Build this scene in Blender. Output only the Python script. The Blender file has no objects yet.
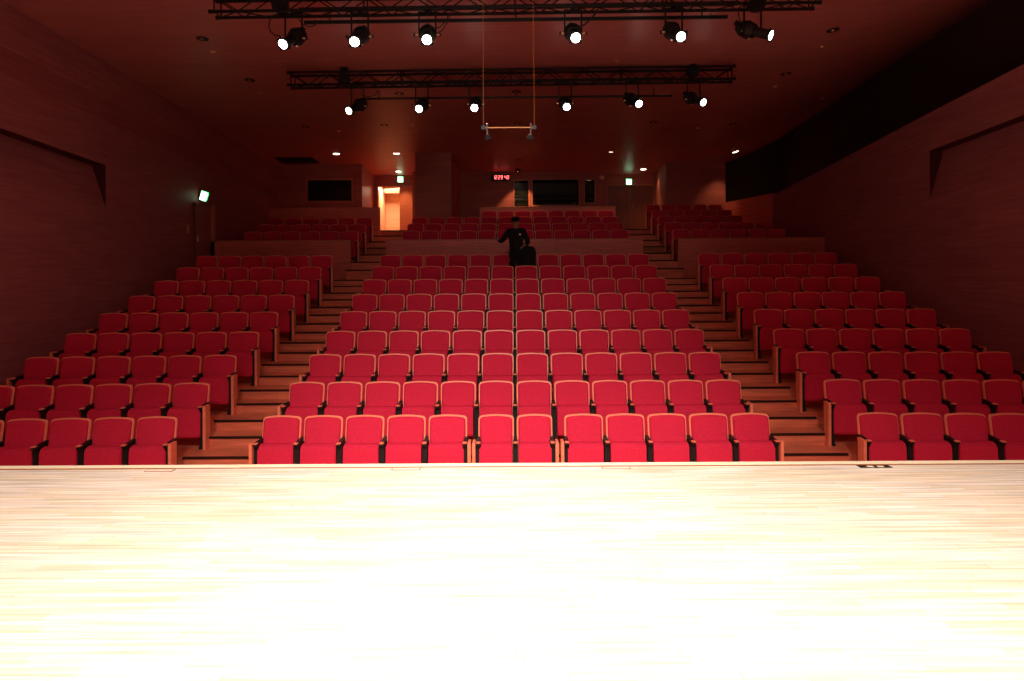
import bpy, bmesh, math, random
from mathutils import Vector, Matrix
random.seed(7)
PI = math.pi
sc = bpy.context.scene
COL = sc.collection

# ------------------------------------------------------------------ camera, world, lights, exposure
F = 700.0; CX = 514.5; HY = 276.0; HC = 2.62
cam_d = bpy.data.cameras.new('camera'); cam = bpy.data.objects.new('camera', cam_d); COL.objects.link(cam)
cam_d.sensor_width = 36.0; cam_d.lens = F / 1024 * 36
cam_d.shift_x = -(CX - 512) / 1024
cam_d.shift_y = -(340.5 - HY) / 1024
cam_d.clip_start = 0.05; cam_d.clip_end = 100
cam.matrix_world = Matrix.Translation((0, 0, HC)) @ Matrix.Rotation(PI/2, 4, 'X') @ Matrix.Rotation(math.radians(-0.32), 4, 'Z')
sc.camera = cam
sc.view_settings.view_transform = 'Standard'; sc.view_settings.look = 'None'
sc.view_settings.exposure = 0.0; sc.view_settings.gamma = 1.0; sc.view_settings.use_curve_mapping = False
w = bpy.data.worlds.new('world'); sc.world = w; w.use_nodes = True
w.node_tree.nodes['Background'].inputs[0].default_value = (1.0, .80, .85, 1)
w.node_tree.nodes['Background'].inputs[1].default_value = 0.12
sc.cycles.max_bounces = 8; sc.cycles.diffuse_bounces = 5; sc.cycles.glossy_bounces = 4
sc.cycles.sample_clamp_indirect = 6.0

def aim(o, loc, target):
    loc = Vector(loc); d = Vector(target) - loc
    o.matrix_world = Matrix.Translation(loc) @ d.to_track_quat('-Z', 'Y').to_matrix().to_4x4()
def spot(name, loc, target, power, angle, blend=0.6, radius=0.08, color=(1, .86, .78)):
    l = bpy.data.lights.new(name, 'SPOT'); l.energy = power; l.spot_size = math.radians(angle)
    l.spot_blend = blend; l.shadow_soft_size = radius; l.color = color
    o = bpy.data.objects.new(name, l); COL.objects.link(o); aim(o, loc, target); return o
def area(name, loc, target, power, sx, sy, color=(1, .86, .78)):
    l = bpy.data.lights.new(name, 'AREA'); l.shape = 'RECTANGLE'; l.size = sx; l.size_y = sy; l.energy = power; l.color = color
    o = bpy.data.objects.new(name, l); COL.objects.link(o); aim(o, loc, target); return o
# unseen stage lights over the stage: down on the stage, and out over the seats
for x in (-2.3, 0.0, 2.3):
    spot('stage_downlight', (x, 1.2, 6.4), (x*1.05, 3.4, 1.0), 1880, 90, 1.0, 0.3)
spot('unseen_frontlight', (-2.2, 0.6, 6.3), (-1.0, 9.6, 0.5), 800, 44, 1.0, 0.35)
spot('unseen_frontlight', (0.4, 0.6, 6.3), (0.3, 9.4, 0.5), 1400, 44, 1.0, 0.35)
spot('unseen_frontlight', (2.2, 0.6, 6.3), (-5.0, 10.2, 0.6), 360, 50, 1.0, 0.35)
spot('unseen_frontlight', (-2.2, 0.6, 6.3), (4.6, 10.2, 0.6), 90, 50, 1.0, 0.35)
spot('unseen_frontlight', (0.0, 0.6, 6.3), (0.0, 18.5, 3.3), 520, 42, 1.0, 0.35)  # long throw added to brighten the partitions and rear rows
# doorway beyond the left exit, and the small downlights at the back of the hall
WARM = (1, .55, .26)
area('corridor_light', (-4.75, 27.0, 6.05), (-4.6, 27.0, 4.0), 60, .6, .6, (1, .74, .50))
DOWN = [(336, 153.5, 1.4), (396, 153, 2.2), (517, 151, 1.2), (611, 151, 1.0), (735, 151.5, 1.6), (398, 171.2, 2.6), (643, 169, 1.6)]

# ------------------------------------------------------------------ helpers
def ceil_z(y): return 7.634 - .048*y
def dz_right(x): return .055*max(0, x-5.0)**2      # curve added to the ceiling so that its right side falls darker
def W(px, py, d): return Vector(((px-CX)*d/F, d, HC + (HY-py)*d/F))
def roll_y(px, py):           # undo the small roll: pixel -> level pixel
    a = math.radians(.32); dx, dy = px-512, py-340.5
    return 512 + dx*math.cos(a) - dy*math.sin(a), 340.5 + dy*math.cos(a) + dx*math.sin(a)

def mat(name, base, rough=.6, spec=.4, metal=0., emit=None, es=0.):
    m = bpy.data.materials.new(name); m.use_nodes = True
    b = m.node_tree.nodes['Principled BSDF']
    b.inputs['Base Color'].default_value = (*base, 1); b.inputs['Roughness'].default_value = rough
    b.inputs['Specular IOR Level'].default_value = spec; b.inputs['Metallic'].default_value = metal
    if emit: b.inputs['Emission Color'].default_value = (*emit, 1); b.inputs['Emission Strength'].default_value = es
    return m
def noisy(name, c1, c2, scale=(6, 6, 6), rough=.6, spec=.4, bump=0., detail=4, lo=.35, hi=.65, nscale=1.0):
    m = mat(name, c1, rough, spec); nt = m.node_tree; b = nt.nodes['Principled BSDF']
    tc = nt.nodes.new('ShaderNodeTexCoord'); mp = nt.nodes.new('ShaderNodeMapping'); mp.inputs['Scale'].default_value = scale
    nz = nt.nodes.new('ShaderNodeTexNoise'); nz.inputs['Scale'].default_value = nscale; nz.inputs['Detail'].default_value = detail
    cr = nt.nodes.new('ShaderNodeValToRGB'); e = cr.color_ramp.elements
    e[0].position = lo; e[0].color = (*c1, 1); e[1].position = hi; e[1].color = (*c2, 1)
    nt.links.new(tc.outputs['Object'], mp.inputs[0]); nt.links.new(mp.outputs[0], nz.inputs['Vector'])
    nt.links.new(nz.outputs[0], cr.inputs[0]); nt.links.new(cr.outputs[0], b.inputs['Base Color'])
    if bump:
        bp = nt.nodes.new('ShaderNodeBump'); bp.inputs['Strength'].default_value = bump; bp.inputs['Distance'].default_value = .01
        nt.links.new(nz.outputs[0], bp.inputs['Height']); nt.links.new(bp.outputs[0], b.inputs['Normal'])
    return m
def planks(name, c1, c2, cm, axes, bw, rh, rough=.4, spec=.4, mortar=.004, grain=.5, gs=(1.2, 1.2, 30)):
    """wood boards; axes = the two object axes that run along / across the boards"""
    m = mat(name, c1, rough, spec); nt = m.node_tree; b = nt.nodes['Principled BSDF']
    tc = nt.nodes.new('ShaderNodeTexCoord'); sp = nt.nodes.new('ShaderNodeSeparateXYZ'); cb = nt.nodes.new('ShaderNodeCombineXYZ')
    nt.links.new(tc.outputs['Object'], sp.inputs[0])
    for ax, sh in ((0, 41.37), (1, 23.011)):
        ad = nt.nodes.new('ShaderNodeMath'); ad.operation = 'ADD'; ad.inputs[1].default_value = sh
        nt.links.new(sp.outputs[axes[ax]], ad.inputs[0]); nt.links.new(ad.outputs[0], cb.inputs[ax])
        if ax == 0: along = ad
    # every row of boards starts at its own random place
    dv = nt.nodes.new('ShaderNodeMath'); dv.operation = 'DIVIDE'; dv.inputs[1].default_value = rh
    fl = nt.nodes.new('ShaderNodeMath'); fl.operation = 'FLOOR'; wn = nt.nodes.new('ShaderNodeTexWhiteNoise'); wn.noise_dimensions = '1D'
    nt.links.new(ad.outputs[0], dv.inputs[0]); nt.links.new(dv.outputs[0], fl.inputs[0]); nt.links.new(fl.outputs[0], wn.inputs['W'])
    ma = nt.nodes.new('ShaderNodeMath'); ma.operation = 'MULTIPLY_ADD'; ma.inputs[1].default_value = bw*3.0
    nt.links.new(wn.outputs['Value'], ma.inputs[0]); nt.links.new(along.outputs[0], ma.inputs[2]); nt.links.new(ma.outputs[0], cb.inputs[0])
    br = nt.nodes.new('ShaderNodeTexBrick'); nt.links.new(cb.outputs[0], br.inputs['Vector'])
    br.inputs['Color1'].default_value = (*c1, 1); br.inputs['Color2'].default_value = (*c2, 1); br.inputs['Mortar'].default_value = (*cm, 1)
    br.inputs['Scale'].default_value = 1; br.inputs['Brick Width'].default_value = bw; br.inputs['Row Height'].default_value = rh
    br.inputs['Mortar Size'].default_value = mortar; br.inputs['Mortar Smooth'].default_value = .3; br.offset = 0.0
    nz = nt.nodes.new('ShaderNodeTexNoise'); mp = nt.nodes.new('ShaderNodeMapping'); mp.inputs['Scale'].default_value = gs
    nt.links.new(tc.outputs['Object'], mp.inputs[0]); nt.links.new(mp.outputs[0], nz.inputs['Vector']); nz.inputs['Scale'].default_value = 1.0
    nz.inputs['Detail'].default_value = 5
    rr = nt.nodes.new('ShaderNodeMapRange'); rr.inputs['From Min'].default_value = .3; rr.inputs['From Max'].default_value = .7
    rr.inputs['To Min'].default_value = 1-grain; rr.inputs['To Max'].default_value = 1.0
    nt.links.new(nz.outputs[0], rr.inputs[0])
    mx = nt.nodes.new('ShaderNodeMix'); mx.data_type = 'RGBA'; mx.blend_type = 'MULTIPLY'; mx.inputs[0].default_value = 1
    nt.links.new(br.outputs[0], mx.inputs[6]); nt.links.new(rr.outputs[0], mx.inputs[7]); nt.links.new(mx.outputs[2], b.inputs['Base Color'])
    return m

M = {}
M['fabric'] = noisy('crimson_upholstery', (.62, .020, .056), (.72, .025, .070), (60, 60, 60), .85, .15, .15)
M['seatwood'] = noisy('seat_beech', (.92, .23, .12), (.97, .29, .16), (4, 4, 40), .38, .4)
M['black'] = mat('black_enamel', (.012, .011, .010), .5, .3)
M['blackmetal'] = mat('black_painted_metal', (.010, .009, .008), .55, .25, .2)
M['steel'] = mat('bright_steel', (.65, .6, .55), .3, .5, 1.)
M['brass'] = mat('brushed_brass', (.72, .46, .22), .35, .5, 1.)
M['riser'] = planks('step_wood', (.95, .23, .115), (.98, .26, .13), (.66, .15, .07), (0, 1), 1.4, .12, .42, .35, .002, .35, (2, 2, 25))
M['nosing'] = mat('dark_step_nosing', (.03, .010, .006), .7, .2)
M['stage'] = planks('maple_boards', (.93, .82, .70), (.87, .72, .50), (.68, .42, .18), (0, 1), .70, .058, .55, .3, .0016, .46, (1.4, 34, 2))
M['stagetrim'] = noisy('maple_trim', (.93, .80, .58), (.86, .72, .46), (2, 30, 2), .5, .3)
M['groove'] = mat('stage_groove', (.34, .09, .012), .6)
M['front'] = noisy('stage_front_wood', (.40, .12, .05), (.5, .16, .06), (2, 2, 30), .45)
M['wallL'] = planks('side_wall_veneer', (.43, .14, .145), (.47, .155, .155), (.36, .115, .115), (1, 2), 2.4, .30, .6, .2, .004, .25, (2, 1.2, 30))
M['wallB'] = planks('back_wall_veneer', (.44, .12, .095), (.49, .135, .105), (.31, .08, .062), (0, 2), 2.4, .24, .55, .2, .004, .25, (1.2, 2, 30))
M['parapet'] = planks('parapet_veneer', (.82, .19, .13), (.88, .21, .145), (.6, .13, .09), (0, 2), 2.2, .6, .45, .35, .003, .3, (1.5, 1.5, 30))
M['ceil'] = planks('ceiling_boards', (.57, .19, .17), (.62, .21, .185), (.47, .15, .13), (0, 1), 2.4, .30, .42, .25, .003, .22, (1.2, 25, 2))
M['reveal'] = mat('reveal_shade_tone', (.09, .018, .016), .8, .1)  # shade of the wall recess put into the colour of its shelf and end
M['void'] = mat('gallery_shade_tone', (.07, .04, .028), .8, .1)  # dark colour stands for the shadow in the right gallery
M['glass'] = mat('dark_booth_glass', (.010, .010, .006), .012, .5)
M['frame'] = noisy('frame_wood', (.5, .14, .06), (.6, .18, .07), (3, 3, 30), .4)
M['door'] = noisy('door_veneer', (.20, .055, .03), (.25, .07, .036), (2, 2, 1), .4, .4)
M['cream'] = planks('corridor_panels', (.78, .48, .26), (.84, .54, .30), (.5, .28, .14), (0, 2), 3, .3, .5, .3, .004, .1, (2, 2, 20))
M['lens'] = mat('lit_lens', (1, .95, .85), .3, .3, 0, (1, .93, .80), 22)
M['downlit'] = mat('lit_downlight', (1, .9, .8), .3, .3, 0, (1, .80, .60), 7)
M['exitwhite'] = mat('exit_sign_face', (.8, 1, .85), .4, .3, 0, (.70, 1, .72), 6)
M['exitgreen'] = mat('exit_sign_green', (.02, .6, .15), .4, .3, 0, (.02, .75, .16), 2.2)
M['led'] = mat('red_led', (1, .1, .08), .4, .3, 0, (1, .13, .12), 4)
M['rim'] = mat('downlight_rim', (.05, .02, .015), .4, .5, .5)
M['sprink'] = mat('copper_sprinkler', (.8, .35, .14), .3, .5, 1.)
M['cloth'] = noisy('black_uniform', (.010, .010, .009), (.018, .016, .013), (20, 20, 20), .85, .15)
M['skin'] = noisy('skin', (.42, .16, .10), (.48, .19, .12), (30, 30, 30), .55, .3)
M['plate'] = mat('switch_plate', (.8, .42, .25), .4, .5, .4)
M['badge'] = mat('badge_metal', (.8, .6, .35), .35, .5, 1.)

def obj(name, bm, m, parent=None, smooth=False, bevel=0):
    me = bpy.data.meshes.new(name); bmesh.ops.recalc_face_normals(bm, faces=bm.faces[:]); bm.to_mesh(me); bm.free()
    for x in (m if isinstance(m, (list, tuple)) else [m]): me.materials.append(x)
    if smooth:
        for p in me.polygons: p.use_smooth = True
    o = bpy.data.objects.new(name, me); COL.objects.link(o)
    if parent: o.parent = parent
    if bevel:
        md = o.modifiers.new('bevel', 'BEVEL'); md.width = bevel; md.segments = 2; md.limit_method = 'ANGLE'
    return o
def tag(o, label, cat, group=None, kind=None):
    o['label'] = label; o['category'] = cat
    if group: o['group'] = group
    if kind: o['kind'] = kind
    return o
def thing(name, label, cat, loc=(0, 0, 0), rz=0, group=None):
    o = bpy.data.objects.new(name, None); COL.objects.link(o); o.empty_display_size = .1
    o.location = loc; o.rotation_euler = (0, 0, rz); return tag(o, label, cat, group)
def struct(name, bm, m, **k):
    o = obj(name, bm, m, **k); o['kind'] = 'structure'; return o
def box(bm, x0, x1, y0, y1, z0, z1, mi=0, mtx=None):
    vs = [Vector((x, y, z)) for z in (z0, z1) for y in (y0, y1) for x in (x0, x1)]
    if mtx: vs = [mtx @ v for v in vs]
    v = [bm.verts.new(p) for p in vs]
    for f in ((0, 2, 3, 1), (4, 5, 7, 6), (0, 1, 5, 4), (2, 6, 7, 3), (0, 4, 6, 2), (1, 3, 7, 5)):
        bm.faces.new([v[i] for i in f]).material_index = mi
def quad(bm, pts, mi=0):
    f = bm.faces.new([bm.verts.new(Vector(p)) for p in pts]); f.material_index = mi; return f
def prism(bm, pts, z0, z1, mi=0):
    a = [bm.verts.new((p[0], p[1], z0)) for p in pts]; b = [bm.verts.new((p[0], p[1], z1)) for p in pts]
    bm.faces.new(a[::-1]).material_index = mi; bm.faces.new(b).material_index = mi
    for i in range(len(pts)):
        j = (i+1) % len(pts); bm.faces.new([a[i], a[j], b[j], b[i]]).material_index = mi
def extr_y(bm, pts, y0, y1, mi=0):     # outline in (x,z), extruded along y
    a = [bm.verts.new((p[0], y0, p[1])) for p in pts]; b = [bm.verts.new((p[0], y1, p[1])) for p in pts]
    bm.faces.new(a).material_index = mi; bm.faces.new(b[::-1]).material_index = mi
    for i in range(len(pts)):
        j = (i+1) % len(pts); bm.faces.new([a[i], b[i], b[j], a[j]]).material_index = mi
def rod(bm, a, b, r0, r1=None, n=8, mi=0):
    a = Vector(a); b = Vector(b); r1 = r0 if r1 is None else r1
    q = (b-a).to_track_quat('Z', 'Y').to_matrix()
    ra = []; rb = []
    for i in range(n):
        c = Vector((math.cos(2*PI*i/n), math.sin(2*PI*i/n), 0))
        ra.append(bm.verts.new(a + q @ (c*r0))); rb.append(bm.verts.new(b + q @ (c*r1)))
    bm.faces.new(ra[::-1]).material_index = mi; bm.faces.new(rb).material_index = mi
    for i in range(n):
        j = (i+1) % n; bm.faces.new([ra[i], ra[j], rb[j], rb[i]]).material_index = mi
def tube(bm, pts, r, n=6, mi=0):
    for p, q in zip(pts[:-1], pts[1:]): rod(bm, p, q, r, r, n, mi)
def sag(a, b, drop, n=10):
    a = Vector(a); b = Vector(b)
    return [a.lerp(b, i/n) - Vector((0, 0, drop*4*(i/n)*(1-i/n))) for i in range(n+1)]
def ell(bm, c, r, n=12, m=8, mi=0):
    c = Vector(c); rows = []
    for j in range(1, m):
        t = PI*j/m
        rows.append([bm.verts.new(c + Vector((r[0]*math.sin(t)*math.cos(2*PI*i/n), r[1]*math.sin(t)*math.sin(2*PI*i/n), r[2]*math.cos(t)))) for i in range(n)])
    top = bm.verts.new(c + Vector((0, 0, r[2]))); bot = bm.verts.new(c - Vector((0, 0, r[2])))
    for i in range(n):
        k = (i+1) % n
        bm.faces.new([top, rows[0][i], rows[0][k]]).material_index = mi; bm.faces.new([bot, rows[-1][k], rows[-1][i]]).material_index = mi
        for a, b in zip(rows[:-1], rows[1:]): bm.faces.new([a[i], b[i], b[k], a[k]]).material_index = mi

# ------------------------------------------------------------------ the hall: tiers and aisles
E0 = 9.11; DR = .953; RS = .283; TH = math.tan(math.radians(3.2))
XL, XR = -8.05, 8.2; AI, AO = 3.24, 4.33
bm = bmesh.new(); ns = bmesh.new()
quad(bm, [(XL, 5.9, 0), (XR+.3, 5.9, 0), (XR+.3, 9.6, 0), (XL, 9.6, 0)])
for k in range(1, 9):
    e = E0 + DR*(k-1); e2 = e+DR if k < 8 else 17.28; z = RS*k
    box(bm, -AI, AI, e, e2+.01, 0, z)
    box(ns, -AI, AI, e-.012, e+.03, z-.021, z+.003)
    for s, xo in ((-1, XL-.1), (1, XR+.1)):
        dx = (abs(xo)-AO)*TH
        e3 = e2+.01; dz = dx if k < 8 else 0
        prism(bm, [(s*AO, e), (xo, e-dx), (xo, e3-dz), (s*AO, e3)], 0, z)
for j in range(1, 19):            # two steps to each row in both aisles
    y = 8.6335 + .4765*(j-1) + (.04 if j % 2 else 0); z = .1415*j + (.004 if j % 2 else 0); y2 = y+.4765 if j < 18 else 18.62
    for s in (-1, 1):
        a, b = sorted((s*AI, s*AO)); box(bm, a, b, y, y2+.005, 0, z); box(ns, a, b, y-.014, y+.035, z-.022, z+.003)
box(bm, XL, -AO, 17.28, 18.62, 0, 2.583); box(bm, AO, XR+.1, 17.28, 18.62, 0, 2.583); box(bm, -AI, AI, 17.28, 18.62, 0, 2.583)
RZ = 3.02; RR = .268
for k in range(5):                # rear rows
    e = 18.62 + .953*k if k else 18.62; z = RZ + RR*k
    for a, b in ((XL-.1, -AO), (-3.40, 3.40), (AO, 9.4)):
        y2 = e+.96 if k < 4 else 27.6
        box(bm, a, b, e, y2, 2.0, z); box(ns, a, b, e-.01, e+.03, z-.021, z+.003)
ry = [(17.95, 2.80)] + [(18.55+.76*i, 3.02+.216*i) for i in range(6)]
for i, (y, z) in enumerate(ry):
    y2 = ry[i+1][0] if i < len(ry)-1 else 28.6
    for s in (-1, 1):
        a, b = sorted((s*3.40, s*AO)); box(bm, a, b, y, y2+.005, 0, z); box(ns, a, b, y-.014, y+.035, z-.03, z+.003)
struct('floor', bm, M['riser']); struct('trim_1', ns, M['nosing'])

# ------------------------------------------------------------------ stage
t = thing('stage', 'pale maple plank stage filling the foreground, brightly lit', 'stage', (0, 0, 0))
SE = 6.06
bm = bmesh.new(); box(bm, XL+.02, XR-.02, -3.0, SE-.125, .93, 1.0); obj('stage_floor', bm, M['stage'], t)
bm = bmesh.new(); box(bm, XL+.02, XR-.02, SE-.125, SE-.085, .93, .999); o = obj('groove', bm, M['groove'], t); o['label'] = 'thin orange groove line along the stage edge'
bm = bmesh.new(); box(bm, XL+.02, XR-.02, SE-.085, SE, .90, 1.003); obj('edge_board', bm, M['stagetrim'], t, bevel=.006)
bm = bmesh.new(); box(bm, XL+.02, XR-.02, SE-.09, SE-.02, 0, .90); obj('front_panel', bm, M['front'], t)
for px, lab, dark in ((159, 'wooden floor pocket lid near the left end of the stage edge', 0), (405, 'wooden floor pocket lid in the stage left of centre', 0),
                (615, 'wooden floor pocket lid in the stage right of centre', 0), (873, 'dark open floor pocket near the right end of the stage edge', 1)):
    x = (px-CX)*5.89/F
    t = thing('floor_pocket', lab, 'floor pocket', (x, 5.885, 1.0), 0, None if dark else None)
    bm = bmesh.new()
    if dark:
        box(bm, -.135, .135, -.035, .035, 0, .004); obj('frame', bm, M['black'], t)
        bm = bmesh.new()
        for q in (-1, 0): box(bm, q*.085-.02+.04, q*.085+.03+.04, -.026, .006, .004, .007)
        o = obj('lid', bm, M['stagetrim'], t); o['label'] = 'pale wooden inlay'
    else:
        box(bm, -.12, .12, -.03, .03, 0, .003); obj('frame', bm, M['groove'], t)
        bm = bmesh.new(); box(bm, -.112, .112, -.022, .024, .002, .005); obj('lid', bm, M['stage'], t)

# ------------------------------------------------------------------ walls and ceiling
def wall(name, sgn, X, secs, m, y0, y1, ysplit=None):
    pass
bm = bmesh.new(); yr = 13.8; ye = 24.2
def c(y): return ceil_z(y)
for a, b in ((-3, yr), (yr, ye)):
    quad(bm, [(XL-.14, a, c(a)), (XL-.14, b, c(b)), (XL-.14, b, c(b)-.75), (XL-.14, a, c(a)-.75)])
    quad(bm, [(XL-.14, a, c(a)-.75), (XL-.14, b, c(b)-.75), (XL, b, c(b)-1.25), (XL, a, c(a)-1.25)])
def recess(bm, X, s, off, zlow):
    a, b = -3, yr
    quad(bm, [(X, a, c(a)-1.25), (X, b, c(b)-1.25), (X, b, c(b)-off), (X, a, c(a)-off)]) if s < 0 else None
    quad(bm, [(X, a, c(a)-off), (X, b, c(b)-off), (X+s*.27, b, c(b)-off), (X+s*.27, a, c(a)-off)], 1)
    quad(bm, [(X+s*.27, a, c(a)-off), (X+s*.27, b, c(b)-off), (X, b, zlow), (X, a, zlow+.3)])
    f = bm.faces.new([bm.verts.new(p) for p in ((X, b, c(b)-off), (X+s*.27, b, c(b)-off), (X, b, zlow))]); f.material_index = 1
    quad(bm, [(X, a, zlow+.3), (X, b, zlow), (X, b, -.2), (X, a, -.2)])
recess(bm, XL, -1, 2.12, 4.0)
quad(bm, [(XL, yr, c(yr)-1.25), (XL, ye, c(ye)-1.25), (XL, ye, -.2), (XL, yr, -.2)])
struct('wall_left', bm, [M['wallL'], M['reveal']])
bm = bmesh.new()
def rt(y): return 6.80 - .073*y
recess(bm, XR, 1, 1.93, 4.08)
yb = 22.2
quad(bm, [(XR, -3, rt(-3)), (XR, yr, rt(yr)), (XR, yr, c(yr)-1.93), (XR, -3, c(-3)-1.93)])
quad(bm, [(XR, yr, rt(yr)), (XR, yb, rt(yb)-.06), (XR, yb, -.2), (XR, yr, -.2)])
quad(bm, [(XR, -3, rt(-3)), (XR, yb, rt(yb)-.06), (XR+.25, yb, rt(yb)-.06), (XR+.25, -3, rt(-3))])
quad(bm, [(XR+.25, -3, rt(-3)), (XR+.25, yb, rt(yb)-.06), (XR+.25, yb, rt(yb)-1.6), (XR+.25, -3, rt(-3)-1.6)])
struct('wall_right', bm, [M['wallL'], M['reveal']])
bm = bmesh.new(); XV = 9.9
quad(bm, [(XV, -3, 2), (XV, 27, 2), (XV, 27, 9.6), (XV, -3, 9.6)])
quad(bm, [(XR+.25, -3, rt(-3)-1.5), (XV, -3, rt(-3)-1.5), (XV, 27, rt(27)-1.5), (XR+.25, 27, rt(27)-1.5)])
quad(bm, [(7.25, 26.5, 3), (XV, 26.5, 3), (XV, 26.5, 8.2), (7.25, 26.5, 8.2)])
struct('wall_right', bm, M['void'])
# low return wall at the back right, slanting to the rear block
bm = bmesh.new()
P0 = (XR, yb); P1 = (7.22, 24.0)
n = Vector((P1[1]-P0[1], -(P1[0]-P0[0]), 0)).normalized()*.12
for q in (0,):
    a = [bm.verts.new(p) for p in ((P0[0], P0[1], 2.5), (P1[0], P1[1], 2.5), (P1[0], P1[1], 5.09), (P0[0], P0[1], 5.20))]
    b = [bm.verts.new(v.co + n) for v in a]
    bm.faces.new(a); bm.faces.new(b[::-1])
    for i in range(4): bm.faces.new([a[i], a[(i+1) % 4], b[(i+1) % 4], b[i]])
struct('wall_right', bm, M['parapet'])
# main ceiling
bm = bmesh.new()
XS = 5.0
xs_ = [XS + (XV-XS)*i/14 for i in range(15)]
quad(bm, [(XL-.14, -3, c(-3)), (XS, -3, c(-3)), (XS, 28, c(28)), (XL-.14, 28, c(28))])
cvs = [(bm.verts.new((x, -3, c(-3)+dz_right(x))), bm.verts.new((x, 28, c(28)+dz_right(x)))) for x in xs_]
for p_, q_ in zip(cvs[:-1], cvs[1:]): f = bm.faces.new([p_[0], q_[0], q_[1], p_[1]]); f.smooth = True
struct('ceiling', bm, M['ceil'])
bm = bmesh.new(); v = [(-4.0, -3), (4.0, -3), (4.0, 21.95), (-4.0, 21.95)]     # the lower middle raft of the ceiling
a = [bm.verts.new((x, y, c(y)-.09)) for x, y in v]; b = [bm.verts.new((x, y, c(y)+.01)) for x, y in v]
bm.faces.new(a); bm.faces.new(b)
for i in range(4): bm.faces.new([a[i], a[(i+1) % 4], b[(i+1) % 4], b[i]])
struct('ceiling', bm, M['ceil'])
# back walls
YB = 25.5; YD = 26.0; LZ = 4.1
bm = bmesh.new()
def hole_wall(bm, x0, x1, y, z0, z1, holes, th=.15, mi=0):
    """front-facing wall at y with rectangular openings (x0,x1,z0,z1) sorted in x"""
    cur = x0
    for hx0, hx1, hz0, hz1 in holes:
        box(bm, cur, hx0, y, y+th, z0, z1, mi); box(bm, hx0, hx1, y, y+th, z0, hz0, mi); box(bm, hx0, hx1, y, y+th, hz1, z1, mi); cur = hx1
    box(bm, cur, x1, y, y+th, z0, z1, mi)
def wx(px, d): return (px-CX)*d/F
def wz(py, d): return HC + (HY-py)*d/F
h = [(wx(514.8, YB), wx(529, YB), wz(206.6, YB), wz(180.6, YB)), (wx(533, YB), wx(579.2, YB), wz(205.5, YB), wz(179.8, YB)),
     (wx(585.2, YB), wx(595, YB), wz(203, YB), wz(180.2, YB))]
hole_wall(bm, -3.6, 3.34, YB, 3.0, c(YB)+.02, h)
box(bm, 3.24, 3.34, YB+.15, YD, 3.0, c(YB))
struct('wall_back', bm, M['wallB'])
wins = []
for i, (a, b, z0, z1) in enumerate(h):
    bm = bmesh.new(); f = .035
    box(bm, a-f, a, YB-.03, YB+.10, z0-f, z1+f); box(bm, b, b+f, YB-.03, YB+.10, z0-f, z1+f)
    box(bm, a, b, YB-.03, YB+.10, z0-f, z0); box(bm, a, b, YB-.03, YB+.10, z1, z1+f)
    o = struct('window_%d' % (i+1), bm, M['frame'])
    bm = bmesh.new(); box(bm, a, b, YB+.06, YB+.08, z0, z1); obj('pane', bm, M['glass'], o)
# projecting wall block left of centre and booth blocks
bm = bmesh.new(); box(bm, -3.10, -1.97, 21.95, YB, 2.5, c(22)-.01); struct('wall_back', bm, M['wallB'])
bm = bmesh.new(); box(bm, 5.22, 7.25, 24.0, 26.6, 3.0, c(24)+.30); struct('wall_back', bm, M['wallB'])
bm = bmesh.new(); YW = 24.0
hw = (wx(308.2, YW), wx(352, YW), wz(199.8, YW), wz(179.2, YW))
hole_wall(bm, XL-.14, -5.21, YW, 3.0, c(YW)+.02, [hw]); box(bm, -5.36, -5.21, YW+.15, YD, 3.0, c(YW))
struct('wall_back', bm, M['wallB'])
bm = bmesh.new(); a, b, z0, z1 = hw; f = .05
box(bm, a-f, a, YW-.02, YW+.10, z0-f, z1+f); box(bm, b, b+f, YW-.02, YW+.10, z0-f, z1+f)
box(bm, a, b, YW-.02, YW+.10, z0-f, z0); box(bm, a, b, YW-.02, YW+.10, z1, z1+f)
o = struct('window_4', bm, M['frame']); bm = bmesh.new(); box(bm, a, b, YW+.06, YW+.08, z0, z1); obj('pane', bm, M['glass'], o)
# exit walls
bm = bmesh.new(); hd = (-5.08, -3.62, LZ, 5.99)
hole_wall(bm, -5.22, -3.1, YD, 3.5, c(YD)+.02, [hd]); struct('wall_back', bm, M['wallB'])
bm = bmesh.new(); hd2 = (3.44, 5.20, LZ, 5.99)
hole_wall(bm, 3.24, 5.24, YD, 3.5, c(YD)+.02, [hd2]); struct('wall_back', bm, M['wallB'])
# corridor behind the left exit
bm = bmesh.new()
box(bm, -5.2, -5.1, YD+.15, 28.5, 4.0, 6.4); box(bm, -5.2, -3.0, 27.9, 28.0, 4.0, 6.4); box(bm, -5.2, -3.0, YD+.15, 28.5, 6.2, 6.3)
box(bm, -3.1, -3.0, YD+.15, 28.5, 4.0, 6.4)
struct('wall_corridor', bm, M['cream'])
bm = bmesh.new(); box(bm, -5.1, -3.1, 27.2, 27.3, 5.86, 6.2); struct('trim_2', bm, M['door'])
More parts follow.
